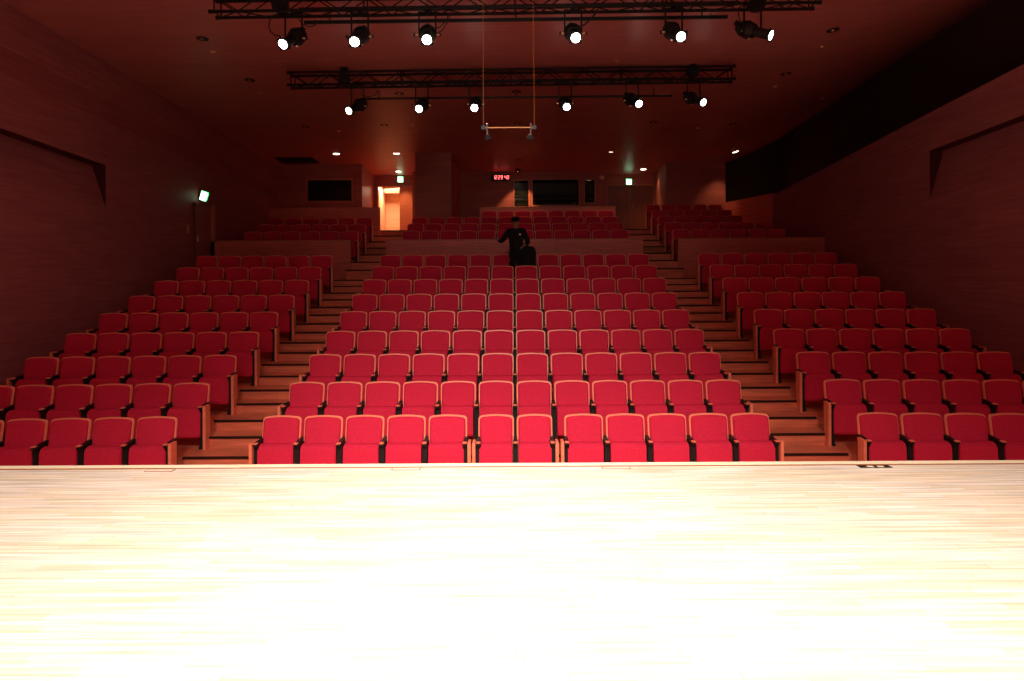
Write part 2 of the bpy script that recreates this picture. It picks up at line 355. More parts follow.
# doors
def leaf(root, name, x0, x1, z0, z1, th=.05):
    bm = bmesh.new(); box(bm, x0, x1, 0, th, z0, z1)
    return obj(name, bm, M['door'], root, bevel=.004)
d1 = bpy.data.objects.new('door_1', None); COL.objects.link(d1); d1.location = (3.44, YD+.03, 0); d1['kind'] = 'structure'
wd = (5.20-3.44)
for a, b, hx in ((.03, wd/2-.004, wd/2-.07), (wd/2+.004, wd-.03, wd/2+.07)):
    l = leaf(d1, 'door_leaf', a, b, LZ+.01, 5.95); bm = bmesh.new(); rod(bm, (hx, -.05, LZ+.95), (hx, -.05, LZ+1.15), .014)
    rod(bm, (hx, -.05, LZ+.97), (hx, 0, LZ+.97), .01); rod(bm, (hx, -.05, LZ+1.13), (hx, 0, LZ+1.13), .01); obj('door_handle', bm, M['steel'], l)
bm = bmesh.new(); box(bm, 0, .03, -.06, .05, LZ, 5.99); box(bm, wd-.03, wd, -.06, .05, LZ, 5.99); box(bm, 0, wd, -.06, .05, 5.955, 5.99); obj('door_frame', bm, M['frame'], d1)
d2 = bpy.data.objects.new('door_2', None); COL.objects.link(d2); d2.location = (-3.62, YD-.02, 0); d2['kind'] = 'structure'
l = leaf(d2, 'door_leaf', -.62, 0, LZ+.01, 5.97); l.rotation_euler = (0, 0, math.radians(12)); l.data.materials[0] = M['frame']
bm = bmesh.new(); box(bm, -1.46, -1.42, -.03, .16, LZ, 5.99); box(bm, -.03, .0, -.0, .16, LZ, 5.99); box(bm, -1.46, 0, -.03, .16, 5.96, 6.0); obj('door_frame', bm, M['frame'], d2)
# jamb strip beside the left exit
bm = bmesh.new(); box(bm, -3.66, -3.52, 25.2, YD, LZ, c(YD)); struct('trim_3', bm, M['frame'])
# left side door
d3 = bpy.data.objects.new('door_3', None); COL.objects.link(d3); d3.location = (XL, 18.0, 2.583); d3['kind'] = 'structure'
bm = bmesh.new(); box(bm, -.01, .03, -.42, .50, 0.01, 1.88); l = obj('door_leaf', bm, M['wallL'], d3)
bm = bmesh.new(); rod(bm, (.07, -.34, .95), (.07, -.34, 1.1), .012); rod(bm, (.07, -.34, 1.0), (.03, -.34, 1.0), .01); obj('door_handle', bm, M['steel'], l)
bm = bmesh.new(); box(bm, 0, .05, -.46, -.42, 0, 1.92); box(bm, 0, .05, -.46, .5, 1.88, 1.93); obj('door_frame', bm, M['door'], d3)
bm = bmesh.new(); box(bm, 0, .12, .50, .60, 0, 1.96); o = obj('door_post', bm, M['frame'], d3); o['label'] = 'lit reddish wooden post beside the door'
bm = bmesh.new(); box(bm, 0, .012, -.06, .06, -.10, .10); o = tag(obj('switch_plate', bm, M['plate']), 'small metal switch plate on the left wall before the side door', 'switch plate')
o.location = (XL, 17.25, 3.82)
# partitions and parapets
def low_wall(x0, x1, y, z0, z1, lab, m='parapet', th=.12):
    t = thing('low_wall', lab, 'low wall', (0, y, z0))
    bm = bmesh.new(); box(bm, x0, x1, 0, th, 0, z1-z0-.03); obj('panel', bm, M[m], t)
    bm = bmesh.new(); box(bm, x0-.005, x1+.005, -.012, th+.012, z1-z0-.03, z1-z0); obj('top_rail', bm, M['frame'], t, bevel=.005)
low_wall(-3.40, 3.40, 18.5, 2.583, 3.60, 'long reddish wooden partition behind the man, middle of the three')
low_wall(XL, -4.33, 18.5, 2.583, 3.60, 'reddish wooden partition behind the left seats, beside the side door')
low_wall(4.33, XR+.05, 18.5, 2.583, 3.60, 'reddish wooden partition behind the right seats')
low_wall(-1.12, 3.30, 22.75, 3.9, 4.87, 'low wooden parapet under the control booth windows')
low_wall(-7.70, -4.22, 21.95, 3.7, 4.80, 'dark wooden parapet below the left booth window')

# ------------------------------------------------------------------ theatre seats
PW = .53
def arch(w, z0, z1, rc, rise, n=5):
    """outline (x,z): straight sides, rounded corners, arched top"""
    pts = [(-w/2, z0), (w/2, z0)]
    for i in range(n+1):
        a = (PI/2)*i/n*.86; pts.append((w/2-rc+rc*math.cos(a), z1-rise-rc*.75+rc*math.sin(a)*.9))
    x1 = pts[-1][0]; zz = pts[-1][1]
    for i in range(1, 8):
        x = x1 - 2*x1*i/8; pts.append((x, zz + (z1-zz)*(1-(x/x1)**2)))
    for i in range(n, -1, -1):
        a = (PI/2)*i/n*.86; pts.append((-(w/2-rc+rc*math.cos(a)), z1-rise-rc*.75+rc*math.sin(a)*.9))
    return pts
TILT = Matrix.Translation((0, -.035, .42)) @ Matrix.Rotation(math.radians(-11), 4, 'X') @ Matrix.Translation((0, 0, -.42))
def seat_meshes(w):
    R = {}
    bm = bmesh.new(); extr_y(bm, arch(w*.925, .30, .875, .055, .022), -.035, .0)
    bm.transform(Matrix.Translation((0, -.11, .42)) @ Matrix.Rotation(math.radians(-12), 4, 'X') @ Matrix.Translation((0, 0, -.42)))
    R['back_shell'] = (bm, M['seatwood'], .006)
    bm = bmesh.new()
    # cushion, a pillow of two nested outlines
    o1 = arch(w*.925-.040, .33, .852, .045, .020); o2 = arch(w*.925-.075, .36, .832, .045, .018)
    va = [bm.verts.new((x, -.035, z)) for x, z in o1]; vb = [bm.verts.new((x, -.062, z)) for x, z in o1]; vc = [bm.verts.new((x, -.078, z)) for x, z in o2]
    m_ = len(o1)
    for A, B in ((va, vb), (vb, vc)):
        for i in range(m_): bm.faces.new([A[i], A[(i+1) % m_], B[(i+1) % m_], B[i]])
    bm.faces.new(vc); bm.faces.new(va[::-1])
    bm.transform(Matrix.Translation((0, -.11, .42)) @ Matrix.Rotation(math.radians(-12), 4, 'X') @ Matrix.Translation((0, 0, -.42)))
    R['back_cushion'] = (bm, M['fabric'], 0)
    bm = bmesh.new()
    prof = [(-.19, .17), (-.335, .15), (-.365, .18), (-.345, .50), (-.315, .545), (-.25, .56), (-.17, .55), (-.15, .50)]
    hw_ = w*.415
    a = [bm.verts.new((-hw_, y, z)) for y, z in prof]; b = [bm.verts.new((hw_, y, z)) for y, z in prof]
    bm.faces.new(a); bm.faces.new(b[::-1])
    for i in range(len(prof)): bm.faces.new([a[i], b[i], b[(i+1) % len(prof)], a[(i+1) % len(prof)]])
    R['seat_cushion'] = (bm, M['fabric'], .012)
    return R
def arm_mesh():
    bm = bmesh.new()
    pr = [(-.09, .605), (-.16, .598), (-.33, .585), (-.385, .575), (-.385, .55), (-.30, .53), (-.10, .53)]
    a = [bm.verts.new((-.022, y, z)) for y, z in pr]; b = [bm.verts.new((.022, y, z)) for y, z in pr]
    bm.faces.new(a); bm.faces.new(b[::-1])
    for i in range(len(pr)): bm.faces.new([a[i], b[i], b[(i+1) % len(pr)], a[(i+1) % len(pr)]])
    return bm
def cap_mesh():
    bm = bmesh.new(); box(bm, -.026, .026, -.395, -.325, .578, .592); return bm
def sup_mesh():
    bm = bmesh.new(); box(bm, -.030, .030, -.33, -.10, .02, .56); box(bm, -.034, .034, -.35, -.06, 0, .03); return bm
def end_mesh():
    bm = bmesh.new(); box(bm, -.019, .019, -.39, -.215, 0.0, .592); return bm
def dot_mesh():
    bm = bmesh.new(); rod(bm, (-.028, -.31, .25), (.028, -.31, .25), .018, n=10); return bm
DATA = {}
def part_data(key, fn):
    if key not in DATA:
        bm, m, bev = fn(); me = bpy.data.meshes.new(key); bmesh.ops.recalc_face_normals(bm, faces=bm.faces[:])
        if bev: bmesh.ops.bevel(bm, geom=[e for e in bm.edges if e.calc_face_angle(0) > .5], offset=bev, segments=2, affect='EDGES', clamp_overlap=True)
        bm.to_mesh(me); bm.free(); me.materials.append(m); DATA[key] = me
    return DATA[key]
def add_part(name, key, fn, root, x=0):
    o = bpy.data.objects.new(name, part_data(key, fn)); COL.objects.link(o); o.parent = root; o.location = (x, 0, 0); return o
def seat(loc, rz, w, label, group, left=None, right=None, dot=False):
    """left/right: None, 'arm' or 'end' """
    r = thing('theatre_seat', label, 'seat', loc, rz, group)
    wk = '%.3f' % w
    add_part('back_shell', 'back_shell_'+wk, lambda: seat_meshes(w)['back_shell'], r)
    add_part('back_cushion', 'back_cushion_'+wk, lambda: seat_meshes(w)['back_cushion'], r)
    add_part('seat_cushion', 'seat_cushion_'+wk, lambda: seat_meshes(w)['seat_cushion'], r)
    for side, kind in ((-1, left), (1, right)):
        if not kind: continue
        x = side*w/2
        if kind == 'end': x = side*(w/2-.030)
        a = add_part('armrest', 'armrest', lambda: (arm_mesh(), M['black'], 0), r, x)
        c_ = add_part('arm_cap', 'arm_cap', lambda: (cap_mesh(), M['seatwood'], .004), a, 0)
        add_part('side_support', 'side_support', lambda: (sup_mesh(), M['black'], 0), r, x)
        if kind == 'end':
            e = add_part('end_panel', 'end_panel', lambda: (end_mesh(), M['seatwood'], .004), r, side*(w/2+.024))
            if dot: add_part('row_light', 'row_light', lambda: (dot_mesh(), M['black'], 0), e, 0)
    return r
ORD = ['front', 'second', 'third', 'fourth', 'fifth', 'sixth', 'seventh', 'eighth', 'ninth', 'tenth', 'eleventh', 'twelfth']
NTH = ['first'] + ORD[1:]
# centre block, front row in groups of five, two and five
xs = [(-3.21+.262+.524*i, .524) for i in range(5)] + [(-.2425, .485), (.2425, .485)] + [(.60+.263+.526*i, .526) for i in range(5)]
for i, (x, w_) in enumerate(xs):
    le = 'end' if i in (0, 5, 7) else 'arm'; re = 'end' if i in (4, 6, 11) else None
    seat((x, 8.92, 0), 0, w_, 'crimson tip-up seat, centre block, front row, %s from the left' % NTH[i], 'seats in the centre block', le, re)
for k in range(1, 9):
    for i in range(12):
        seat((-3.18+PW/2+PW*i, 8.92+DR*k, RS*k), 0, PW, 'crimson tip-up seat, centre block, %s row from the stage, %s from the left' % (ORD[k], NTH[i]),
             'seats in the centre block', 'end' if i == 0 else 'arm', 'end' if i == 11 else None)
# side blocks, turned a little towards the middle
th = math.radians(3.2)
for s in (-1, 1):
    SW = .529 if s < 0 else .538; X0 = 4.265 if s < 0 else 4.31
    for k in range(9):
        n = 6 if k else (5 if s < 0 else 4)
        for i in range(n):
            u = SW/2 + SW*i
            x = s*(X0 + u*math.cos(th)); y = 8.92 + DR*k - u*math.sin(th)
            row = 'front row' if k == 0 else '%s row from the stage' % ORD[k]
            inner = 'end' if i == 0 else 'arm'; outer = 'end' if i == n-1 and n == 6 else None
            if s < 0: L, R_ = outer, inner
            else: L, R_ = inner, outer
            seat((x, y, RS*k), -s*th, SW, 'crimson tip-up seat, %s block, %s, %s from the aisle' % ('left' if s < 0 else 'right', row, NTH[i]),
                 'seats in the %s block' % ('left' if s < 0 else 'right'), L, R_, k == 0)
# rear blocks
def rear_row(k, x0, n, w_, block, inner):
    y = 19.42 + DR*k if k < 3 else 22.3 + .95*(k-3)
    for i in range(n):
        x = x0 + w_/2 + w_*i
        le = 'end' if (i == 0 and inner in ('L', 'B')) else ('arm' if i else None); re = 'end' if (i == n-1 and inner in ('R', 'B')) else None
        if i < n-1 and False: re = None
        seat((x, y, RZ + RR*k), 0, w_, 'dim red seat behind the partitions, rear %s block, %s row, %s from the left' % (block, NTH[k], NTH[i]),
             'rear seats in the %s block' % block, le, re)
for k in range(3): rear_row(k, -3.12, 12, .525, 'centre', 'B')
rear_row(3, -1.05, 8, .528, 'centre', 'B')
for k in range(3): rear_row(k, -4.28-6*.535 - (0.0 if k != 1 else 0.0), 6, .535, 'left', 'R')
for k, n in enumerate((6, 6, 5, 5, 5)): rear_row(k, 4.34, n, .530 - .004*k, 'right', 'L')

# ------------------------------------------------------------------ trusses, battens, lamps
def truss(xa, xb, y, zc, tilt, lab):
    """box truss, zc = centre of the bottom chords at mid span"""
    t = thing('lighting_truss', lab, 'truss', ((xa+xb)/2, y, zc)); t.rotation_euler = (0, -tilt, 0)
    L = (xb-xa)/2; H = .25; D = .25; r = .024
    for dy, dz, nm in ((-D/2, 0, 'chord'), (D/2, 0, 'chord'), (-D/2, H, 'chord'), (D/2, H, 'chord')):
        bm = bmesh.new(); rod(bm, (-L, dy, dz), (L, dy, dz), r, n=10)
        for s in (-1, 1): rod(bm, (s*L, dy, dz), (s*(L+.06), dy, dz), .03, n=10)
        obj(nm, bm, M['blackmetal'], t)
    bm = bmesh.new(); nb = 24; st = 2*L/nb
    for i in range(nb):
        x0 = -L + st*i; x1 = x0+st
        for dy in (-D/2, D/2): rod(bm, (x0, dy, 0 if i % 2 else H), (x1, dy, H if i % 2 else 0), .010, n=6)
        rod(bm, (x0, -D/2 if i % 2 else D/2, 0), (x1, D/2 if i % 2 else -D/2, 0), .010, n=6)
    for x in (-L+.02, L-.02, -L/2, 0, L/2):
        for dy in (-D/2, D/2): rod(bm, (x, dy, 0), (x, dy, H), .012, n=6)
        for dz in (0, H): rod(bm, (x, -D/2, dz), (x, D/2, dz), .012, n=6)
    obj('lattice', bm, M['blackmetal'], t)
    bm = bmesh.new(); box(bm, -L*.72, L*.74, -.05, .05, .03, .07); obj('cable_tray', bm, M['black'], t)
D1, D2 = 10.5, 14.2
T1 = truss(-4.45, 4.51, D1, wz(11.5, D1)+.02, math.radians(.55), 'nearer black lattice truss along the top edge, carrying six lit lamps')
T2 = truss(-4.49, 4.41, D2, wz(84, D2)+.01, math.radians(.5), 'farther black lattice truss under the ceiling, carrying six lit lamps')
def tz(D, x): return (wz(11.5, D1) if D == D1 else wz(84, D2)) + .015 + x*.009
def batten(p0, p1, D, lab, r):
    a = W(*roll_y(*p0), D); b = W(*roll_y(*p1), D)
    t = thing('electric_batten', lab, 'batten', a)
    bm = bmesh.new(); d = b-a; box(bm, 0, d.length, -r, r, -r, r); o = obj('rail', bm, M['blackmetal'], t); o.rotation_euler = (0, -math.atan2(d.z, d.x), 0)
    bm = bmesh.new()
    for s in (.06, .5, .94): q = d*s; rod(bm, (q.x, 0, q.z), (q.x, -.1, tz(D-.22, q.x+a.x) - a.z) if False else (q.x, 0, q.z+.16), .010, n=6)
    obj('hanger', bm, M['blackmetal'], t)
    bm = bmesh.new()
    for e_ in (.02, .96):
        for i in range(3): q = d*(e_+.012*i); box(bm, q.x-.012, q.x+.012, -.03, .03, q.z+r, q.z+r+.03)
    o = obj('socket', bm, M['brass'], t)
batten((304, 22.5), (727, 17), D1+.18, 'long black batten hanging just below the nearer truss', .022)
batten((360, 98.8), (672, 95.8), D2+.18, 'long thin black batten hanging just below the farther truss', .018)

def lamp(px, py, D, pvx, az, el, lab, grp, big=1.0, lit=150):
    """px,py lens centre; pvx pixel x of the yoke centre; az to the picture's right, el down"""
    x, yv = roll_y(px, py); lens = W(x, yv, D-.30)
    dr = Vector((math.sin(az)*math.cos(el), -math.cos(az)*math.cos(el), -math.sin(el)))
    Lb = .30
    piv = lens - dr*Lb
    clampz = tz(D, piv.x)
    root = thing('stage_lamp', lab, 'stage lamp', (piv.x, D, clampz), 0, grp)
    P = Vector((0, piv.y-D, piv.z-clampz)); q = dr.to_track_quat('Z', 'Y').to_matrix().to_4x4(); MX = Matrix.Translation(P) @ q
    def part(name, fn, m, par=root, smooth=False):
        bm = bmesh.new(); fn(bm); bm.transform(MX); return obj(name, bm, m, par, smooth)
    R = .068
    def f(bm):
        rod(bm, (0, 0, .02), (0, 0, .27), .070, .072, 20); 
        rod(bm, (0, 0, .265), (0, 0, .285), .080, .080, 20)
    br = part('barrel', f, M['black'])
    part('lens', lambda bm: rod(bm, (0, 0, .284), (0, 0, .291), R, R, 24), M['lens'])
    def g(bm): box(bm, -.084, .084, -.084, .084, .262, .270); box(bm, -.09, -.078, -.08, .08, .26, .285); box(bm, .078, .09, -.08, .08, .26, .285)
    part('filter_holder', g, M['black'], br)
    def hbody(bm):
        rod(bm, (0, 0, -.06), (0, 0, .03), .125, .10, 16); rod(bm, (0, 0, -.20), (0, 0, -.06), .095, .125, 16); rod(bm, (0, 0, -.26), (0, 0, -.20), .05, .095, 16)
        for i in range(5): rod(bm, (0, 0, -.19+.028*i), (0, 0, -.18+.028*i), .110+.006*i, .110+.006*i, 16)
    hs = part('lamp_housing', hbody, M['black'])
    part('lamp_cap', lambda bm: (rod(bm, (0, .06, -.30), (0, .02, -.20), .04, .05, 10)), M['black'], hs)
    part('focus_knob', lambda bm: rod(bm, (0, -.13, -.01), (0, -.09, -.01), .018, .018, 8), M['steel'], hs)
    # yoke from the truss to both sides of the body
    bm = bmesh.new(); hw2 = .125
    for s in (-1, 1):
        box(bm, s*hw2-.012, s*hw2+.012, P.y-.006, P.y+.006, P.z-.03, -.02+.0)
    box(bm, -hw2-.012, hw2+.012, P.y-.02, P.y+.02, -.035, -.02)
    y = obj('yoke', bm, M['blackmetal'], root)
    for s in (-1, 1):
        bm = bmesh.new(); rod(bm, (s*.135, P.y, P.z), (s*.185, P.y, P.z), .016, .016, 8); rod(bm, (s*.180, P.y, P.z), (s*.205, P.y, P.z), .026, .026, 8, 1)
        obj('yoke_knob', bm, [M['brass'], M['black']], y)
    bm = bmesh.new(); box(bm, -.035, .035, min(P.y, 0)-.03, .03, -.03, .03); rod(bm, (0, P.y, -.03), (0, P.y, -.07), .018, .018, 8); obj('clamp', bm, M['blackmetal'], root)
    lp = Vector((piv.x, piv.y, piv.z)) + dr*.32
    spot('lamp_beam', lp, lp + dr*5, lit, 46, .7, .05)
    return root
r_ = math.radians
lp1 = [(282, 44.5, 288, -22, 34, 'leftmost lamp on the nearer truss, turned to the left'), (354, 42, 356, -6, 33, 'lit black lamp on the nearer truss, second from the left'),
       (426.5, 40, 425, 5, 33, 'lit black lamp on the nearer truss, third from the left'), (575.5, 38, 574, 4, 32, 'lit black lamp on the nearer truss, third from the right'),
       (681, 37, 677, 12, 32, 'lit black lamp on the nearer truss, second from the right'), (771.5, 35.5, 758, 56, 24, 'rightmost lamp on the nearer truss, turned far to the right')]
for px, py, pv, az, el, lab in lp1: lamp(px, py, D1, pv, r_(az), r_(el), lab, 'lit stage lamps', 1, 330)
lp2 = [(348, 111, 354, -30, 30, 'leftmost lamp on the farther truss, turned to the left'), (418.5, 109, 420, -6, 28, 'lit lamp on the farther truss, second from the left'),
       (474, 108, 474, -2, 28, 'lit lamp on the farther truss, third from the left'), (566.5, 107, 566, 3, 27, 'lit lamp on the farther truss, third from the right'),
       (639, 104, 634.7, 22, 27, 'lit lamp on the farther truss, second from the right'), (703.5, 102.5, 697, 32, 25, 'rightmost lamp on the farther truss, turned to the right')]
for px, py, pv, az, el, lab in lp2: lamp(px, py, D2, pv, r_(az), r_(el), lab, 'lit stage lamps', 1, 330)

def cable(pts, lab, r=.008):
    bm = bmesh.new(); tube(bm, pts, r); tag(obj('cable', bm, M['black']), lab, 'cable')
def cpix(seq, D): return [W(*roll_y(a, b), D) for a, b in seq]
cable(cpix([(272, 15), (269.5, 20), (268.5, 26), (270, 31), (274, 35), (280, 36)], D1-.15), 'black cable looping beside the leftmost lamp of the nearer truss')
cable(cpix([(297, 17), (302, 24), (309, 27), (315, 25), (318, 20)], D1-.1), 'black cable sagging from the nearer truss near the left end of the batten')
cable(cpix([(449, 13), (446, 20), (441, 26), (435, 29), (429, 28)], D1-.15), 'upper thin cable curving right of the third lamp of the nearer truss')
cable(cpix([(451, 12), (447, 22), (442, 30), (436, 34), (433, 36)], D1-.15), 'lower thin cable curving right of the third lamp of the nearer truss')
cable(cpix([(597, 9), (595, 14), (589, 20), (584, 25), (577, 27)], D1-.15), 'thick black cable curving down to the lamp right of centre', .013)
cable(cpix([(739, 8), (738, 15), (740, 22), (745, 28)], D1-.15), 'thin cable hanging beside the rightmost lamp of the nearer truss')
cable(cpix([(359, 91), (362, 95), (368, 97), (375, 95), (378, 90)], D2-.1), 'short cable loop under the farther truss near its left end')

def hoist(px, pyc, D, ptop, lab):
    x, y = roll_y(px, pyc); p = W(x, y, D)
    t = thing('chain_hoist', lab, 'chain hoist', (p.x, D, p.z))
    bm = bmesh.new(); rod(bm, (-.10, 0, .02), (.10, 0, .02), .11, .11, 14); box(bm, -.06, .06, -.12, .12, -.10, .13); obj('motor', bm, M['black'], t)
    zt = ceil_z(D)-p.z-.02-(.09 if abs(p.x) < 4 else 0)
    bm = bmesh.new()
    rod(bm, (0, 0, .1), (0, 0, zt), .008, n=6); rod(bm, (.04, 0, .1), (.03, 0, zt), .006, n=6); obj('chain', bm, M['blackmetal'], t)
    bm = bmesh.new(); rod(bm, (0, 0, zt-.06), (0, 0, zt+.015), .07, .09, 12); obj('ceiling_hook', bm, M['blackmetal'], t)
hoist(280, 6, D1, 0, 'black chain hoist at the left end of the nearer truss')
hoist(757, 3, D1, 0, 'black chain hoist at the right end of the nearer truss')
hoist(344, 80, D2, 52, 'black chain hoist and rod at the left end of the farther truss')
hoist(692, 72, D2, 46, 'black chain hoist and rod at the right end of the farther truss')

# hanging microphone bar
t = thing('microphone_bar', 'thin brass bar with two microphones hanging on wires below the trusses', 'microphone bar', W(*roll_y(508.5, 127.5), 7.0))
Lm = .255; o0 = t.location; zt = ceil_z(7.0)-o0.z-.09
bm = bmesh.new(); rod(bm, (-Lm, 0, 0), (Lm, 0, 0), .0065, n=10); obj('bar', bm, M['brass'], t)
for s in (-1, 1):
    bm = bmesh.new(); rod(bm, (s*Lm, 0, 0), (s*Lm*.96, 0, zt-.01), .0022, n=5); obj('wire', bm, M['groove'], t)
    bm = bmesh.new(); box(bm, s*Lm-.02, s*Lm+.02, -.015, .015, -.02, .018); obj('end_clamp', bm, M['black'], t)
    x = s*Lm*.86
    bm = bmesh.new(); rod(bm, (x, 0, .03), (x, 0, -.04), .008, n=8); ell(bm, (x, 0, .035), (.011, .011, .011), 8, 6); rod(bm, (x, 0, -.04), (x-s*.006, -.01, -.075), .006, n=8)
    o = obj('holder', bm, M['steel'], t)
    bm = bmesh.new(); rod(bm, (x-s*.006, -.01, -.075), (x-s*.006, -.02, -.105), .014, .030, 12); ell(bm, (x-s*.006, -.021, -.112), (.032, .032, .026), 12, 8); obj('microphone', bm, M['blackmetal'], t, True)

# ------------------------------------------------------------------ ceiling fittings
def on_ceiling(px, py):
    x, y = roll_y(px, py); d = 5.014/((HY-y)/F + .048); p = Vector(((x-CX)*d/F, d, ceil_z(d)))
    if abs(p.x) < 4 and p.y < 21.9: d = (5.014-.09)/((HY-y)/F + .048); p = Vector(((x-CX)*d/F, d, ceil_z(d)-.09))
    elif p.x > 5:
        d = 8.0
        while d < 30 and HC + (HY-y)*d/F < ceil_z(d) + dz_right((x-CX)*d/F): d += .01
        X_ = (x-CX)*d/F; p = Vector((X_, d, ceil_z(d) + dz_right(X_)))
    return p
CT = math.atan(-.048)
def fit(name, p, lab, cat, grp, parts):
    t = thing(name, lab, cat, p, 0, grp); t.rotation_euler = (CT, -math.atan(.11*(p.x-5)) if p.x > 5 else 0, 0)
    for nm, fn, m in parts:
        bm = bmesh.new(); fn(bm); obj(nm, bm, m, t)
    return t
names = ['above the left booth window', 'left of centre, just behind the dark ceiling strip', 'in the middle of the rear ceiling', 'right of centre on the rear ceiling', 'far right on the rear ceiling',
         'beside the left exit sign', 'beside the right exit sign']
for (px, py, k), nm in zip(DOWN, names):
    p = on_ceiling(px, py)
    fit('downlight', p, 'small lit round downlight ' + nm, 'downlight', 'lit downlights',
        [('rim', lambda bm: rod(bm, (0, 0, -.012), (0, 0, .004), .125, .13, 20), M['rim']), ('lamp_face', lambda bm: rod(bm, (0, 0, -.018), (0, 0, -.011), .10, .10, 20), M['downlit'])])
    spot('downlight_beam', p - Vector((0, 0, .03)), p - Vector((0, 0, 3)), 26*k, 84, .8, .05, WARM)
OFF = [(202, 38.6), (249.5, 80), (305, 126.5), (399, 93.5), (516, 91.5), (832.5, 30), (785.5, 73.7), (732, 124), (653, 122), (517, 123), (384, 125), (939.6, 32), (876, 75), (518, 160)]
OFFN = ['nearest the left wall, front', 'left of the farther truss', 'far left in front of the booth', 'above the second lamp of the farther truss', 'right of the microphone wires behind the farther truss',
        'right of the nearer truss', 'right of the farther truss', 'in front of the right rear block',
        'behind the right end of the thin batten', 'above the microphone bar', 'behind the leftmost lamp of the farther truss', 'nearest the dark right side, front', 'over the right block beside the dark side', 'in front of the digital clock']
for (px, py), nm in zip(OFF, OFFN):
    p = on_ceiling(px, py)
    fit('recessed_light', p, 'small unlit recessed ceiling light ' + nm, 'ceiling light', 'unlit recessed lights',
        [('rim', lambda bm: rod(bm, (0, 0, -.006), (0, 0, .004), .11, .115, 18), M['black']), ('reflector', lambda bm: ell(bm, (0, -.02, -.014), (.035, .035, .02), 10, 6), M['sprink'])])
SPR = [(213, 51.6), (260, 93), (338.5, 131), (412, 125), (616, 61), (822, 46.5), (775, 86), (698, 128), (822, 98)]
SPN = ['far left near the side wall', 'left of the farther truss end', 'left rear, behind the leftmost farther lamp', 'behind the second farther lamp', 'above the farther truss right of centre', 'right of the nearer truss end',
       'right of the farther truss end', 'below the rightmost farther lamp', 'right, before the dark side']
for (px, py), nm in zip(SPR, SPN):
    p = on_ceiling(px, py)
    fit('sprinkler', p, 'small copper sprinkler rose in the ceiling ' + nm, 'sprinkler', 'ceiling sprinklers',
        [('cover', lambda bm: rod(bm, (0, 0, -.012), (0, 0, .003), .055, .06, 16), M['sprink']), ('nozzle', lambda bm: rod(bm, (0, 0, -.035), (0, 0, -.012), .012, .02, 8), M['sprink'])])
# dark strip standing for the shaded gap across the rear ceiling, dark vent above the left booth
a = on_ceiling(393, 149.6); b = on_ceiling(645, 147.2)
t = thing('ceiling_gap_strip', 'long thin dark strip for the shaded gap across the rear ceiling', 'gap strip', ((a.x+b.x)/2, 22.0, ceil_z(22.0)))
bm = bmesh.new(); box(bm, a.x-(a.x+b.x)/2, b.x-(a.x+b.x)/2, -.03, .03, -.03, .01); obj('gap_shade', bm, M['black'], t)
bm = bmesh.new(); box(bm, a.x-(a.x+b.x)/2+.02, b.x-(a.x+b.x)/2-.02, -.012, .012, -.045, -.03); obj('rail', bm, M['blackmetal'], t)  # lower layer of the dark gap strip, no real rail
p = on_ceiling(297, 160)
t = thing('ceiling_vent', 'dark oblong vent in the ceiling above the left booth', 'vent', p); t.rotation_euler = (CT, 0, 0)
bm = bmesh.new(); box(bm, -.62, .62, -.42, .42, -.03, .004); obj('frame', bm, M['black'], t)
bm = bmesh.new()
for i in range(9): box(bm, -.58, .58, -.38+.09*i, -.36+.09*i, -.045, -.03)
obj('louvre', bm, M['rim'], t)

# ------------------------------------------------------------------ signs, clock, small wall fittings
def exit_sign(loc, rot, w_, h_, lab):
    t = thing('exit_sign', lab, 'exit sign', loc); t.rotation_euler = rot
    bm = bmesh.new(); box(bm, -w_/2-.012, w_/2+.012, .0, .06, -h_/2-.012, h_/2+.012); obj('housing', bm, M['black'], t, bevel=.004)
    bm = bmesh.new(); box(bm, -w_/2, w_/2, -.012, .0, -h_/2, h_/2); fc = obj('face', bm, M['exitwhite'], t); fc['label'] = 'glowing white face of the sign'
    # green running figure and doorway
    bm = bmesh.new(); s = h_
    def seg(x0, z0, x1, z1, r): 
        a = Vector((x0*s, -.014, z0*s)); b = Vector((x1*s, -.014, z1*s)); d = (b-a).normalized(); n_ = Vector((-d.z, 0, d.x))*r*s
        quad(bm, [a-n_, b-n_, b+n_, a+n_])
    seg(.16, -.36, .16, .36, .03); seg(.40, -.36, .40, .36, .03); seg(.13, .36, .43, .36, .03)
    seg(-.12, .14, -.04, -.08, .05); seg(-.04, -.08, .08, -.18, .03); seg(-.05, -.08, -.18, -.22, .03); seg(-.18, -.22, -.30, -.20, .025)
    seg(-.11, .12, .04, .06, .025); seg(-.12, .12, -.26, .02, .025); seg(-.085, .20, -.085, .28, .04)
    bt = .09
    for u0, u1, v0, v1 in ((-.5, .5, .5-bt, .5), (-.5, .5, -.5, -.5+bt*.5), (-.5, -.5+bt, -.5, .5), (.5-bt, .5, -.5, .5)):
        quad(bm, [(u0*w_, -.0135, v0*h_), (u1*w_, -.0135, v0*h_), (u1*w_, -.0135, v1*h_), (u0*w_, -.0135, v1*h_)])
    o = obj('pictogram', bm, M['exitgreen'], fc); o['label'] = 'green running figure and doorway'
exit_sign((wx(401.2, YD), YD-.06, wz(178.9, YD)), (0, 0, 0), .21, .21, 'glowing green and white exit sign above the open left rear doorway')
exit_sign((wx(629.3, YD), YD-.06, wz(182.6, YD)), (0, 0, 0), .21, .21, 'glowing green and white exit sign above the closed right rear doors')
exit_sign((XL+.12, 17.9, 4.71), (math.radians(10), math.radians(12), math.radians(52)), .18, .24, 'glowing tilted exit sign above the side door in the left wall')

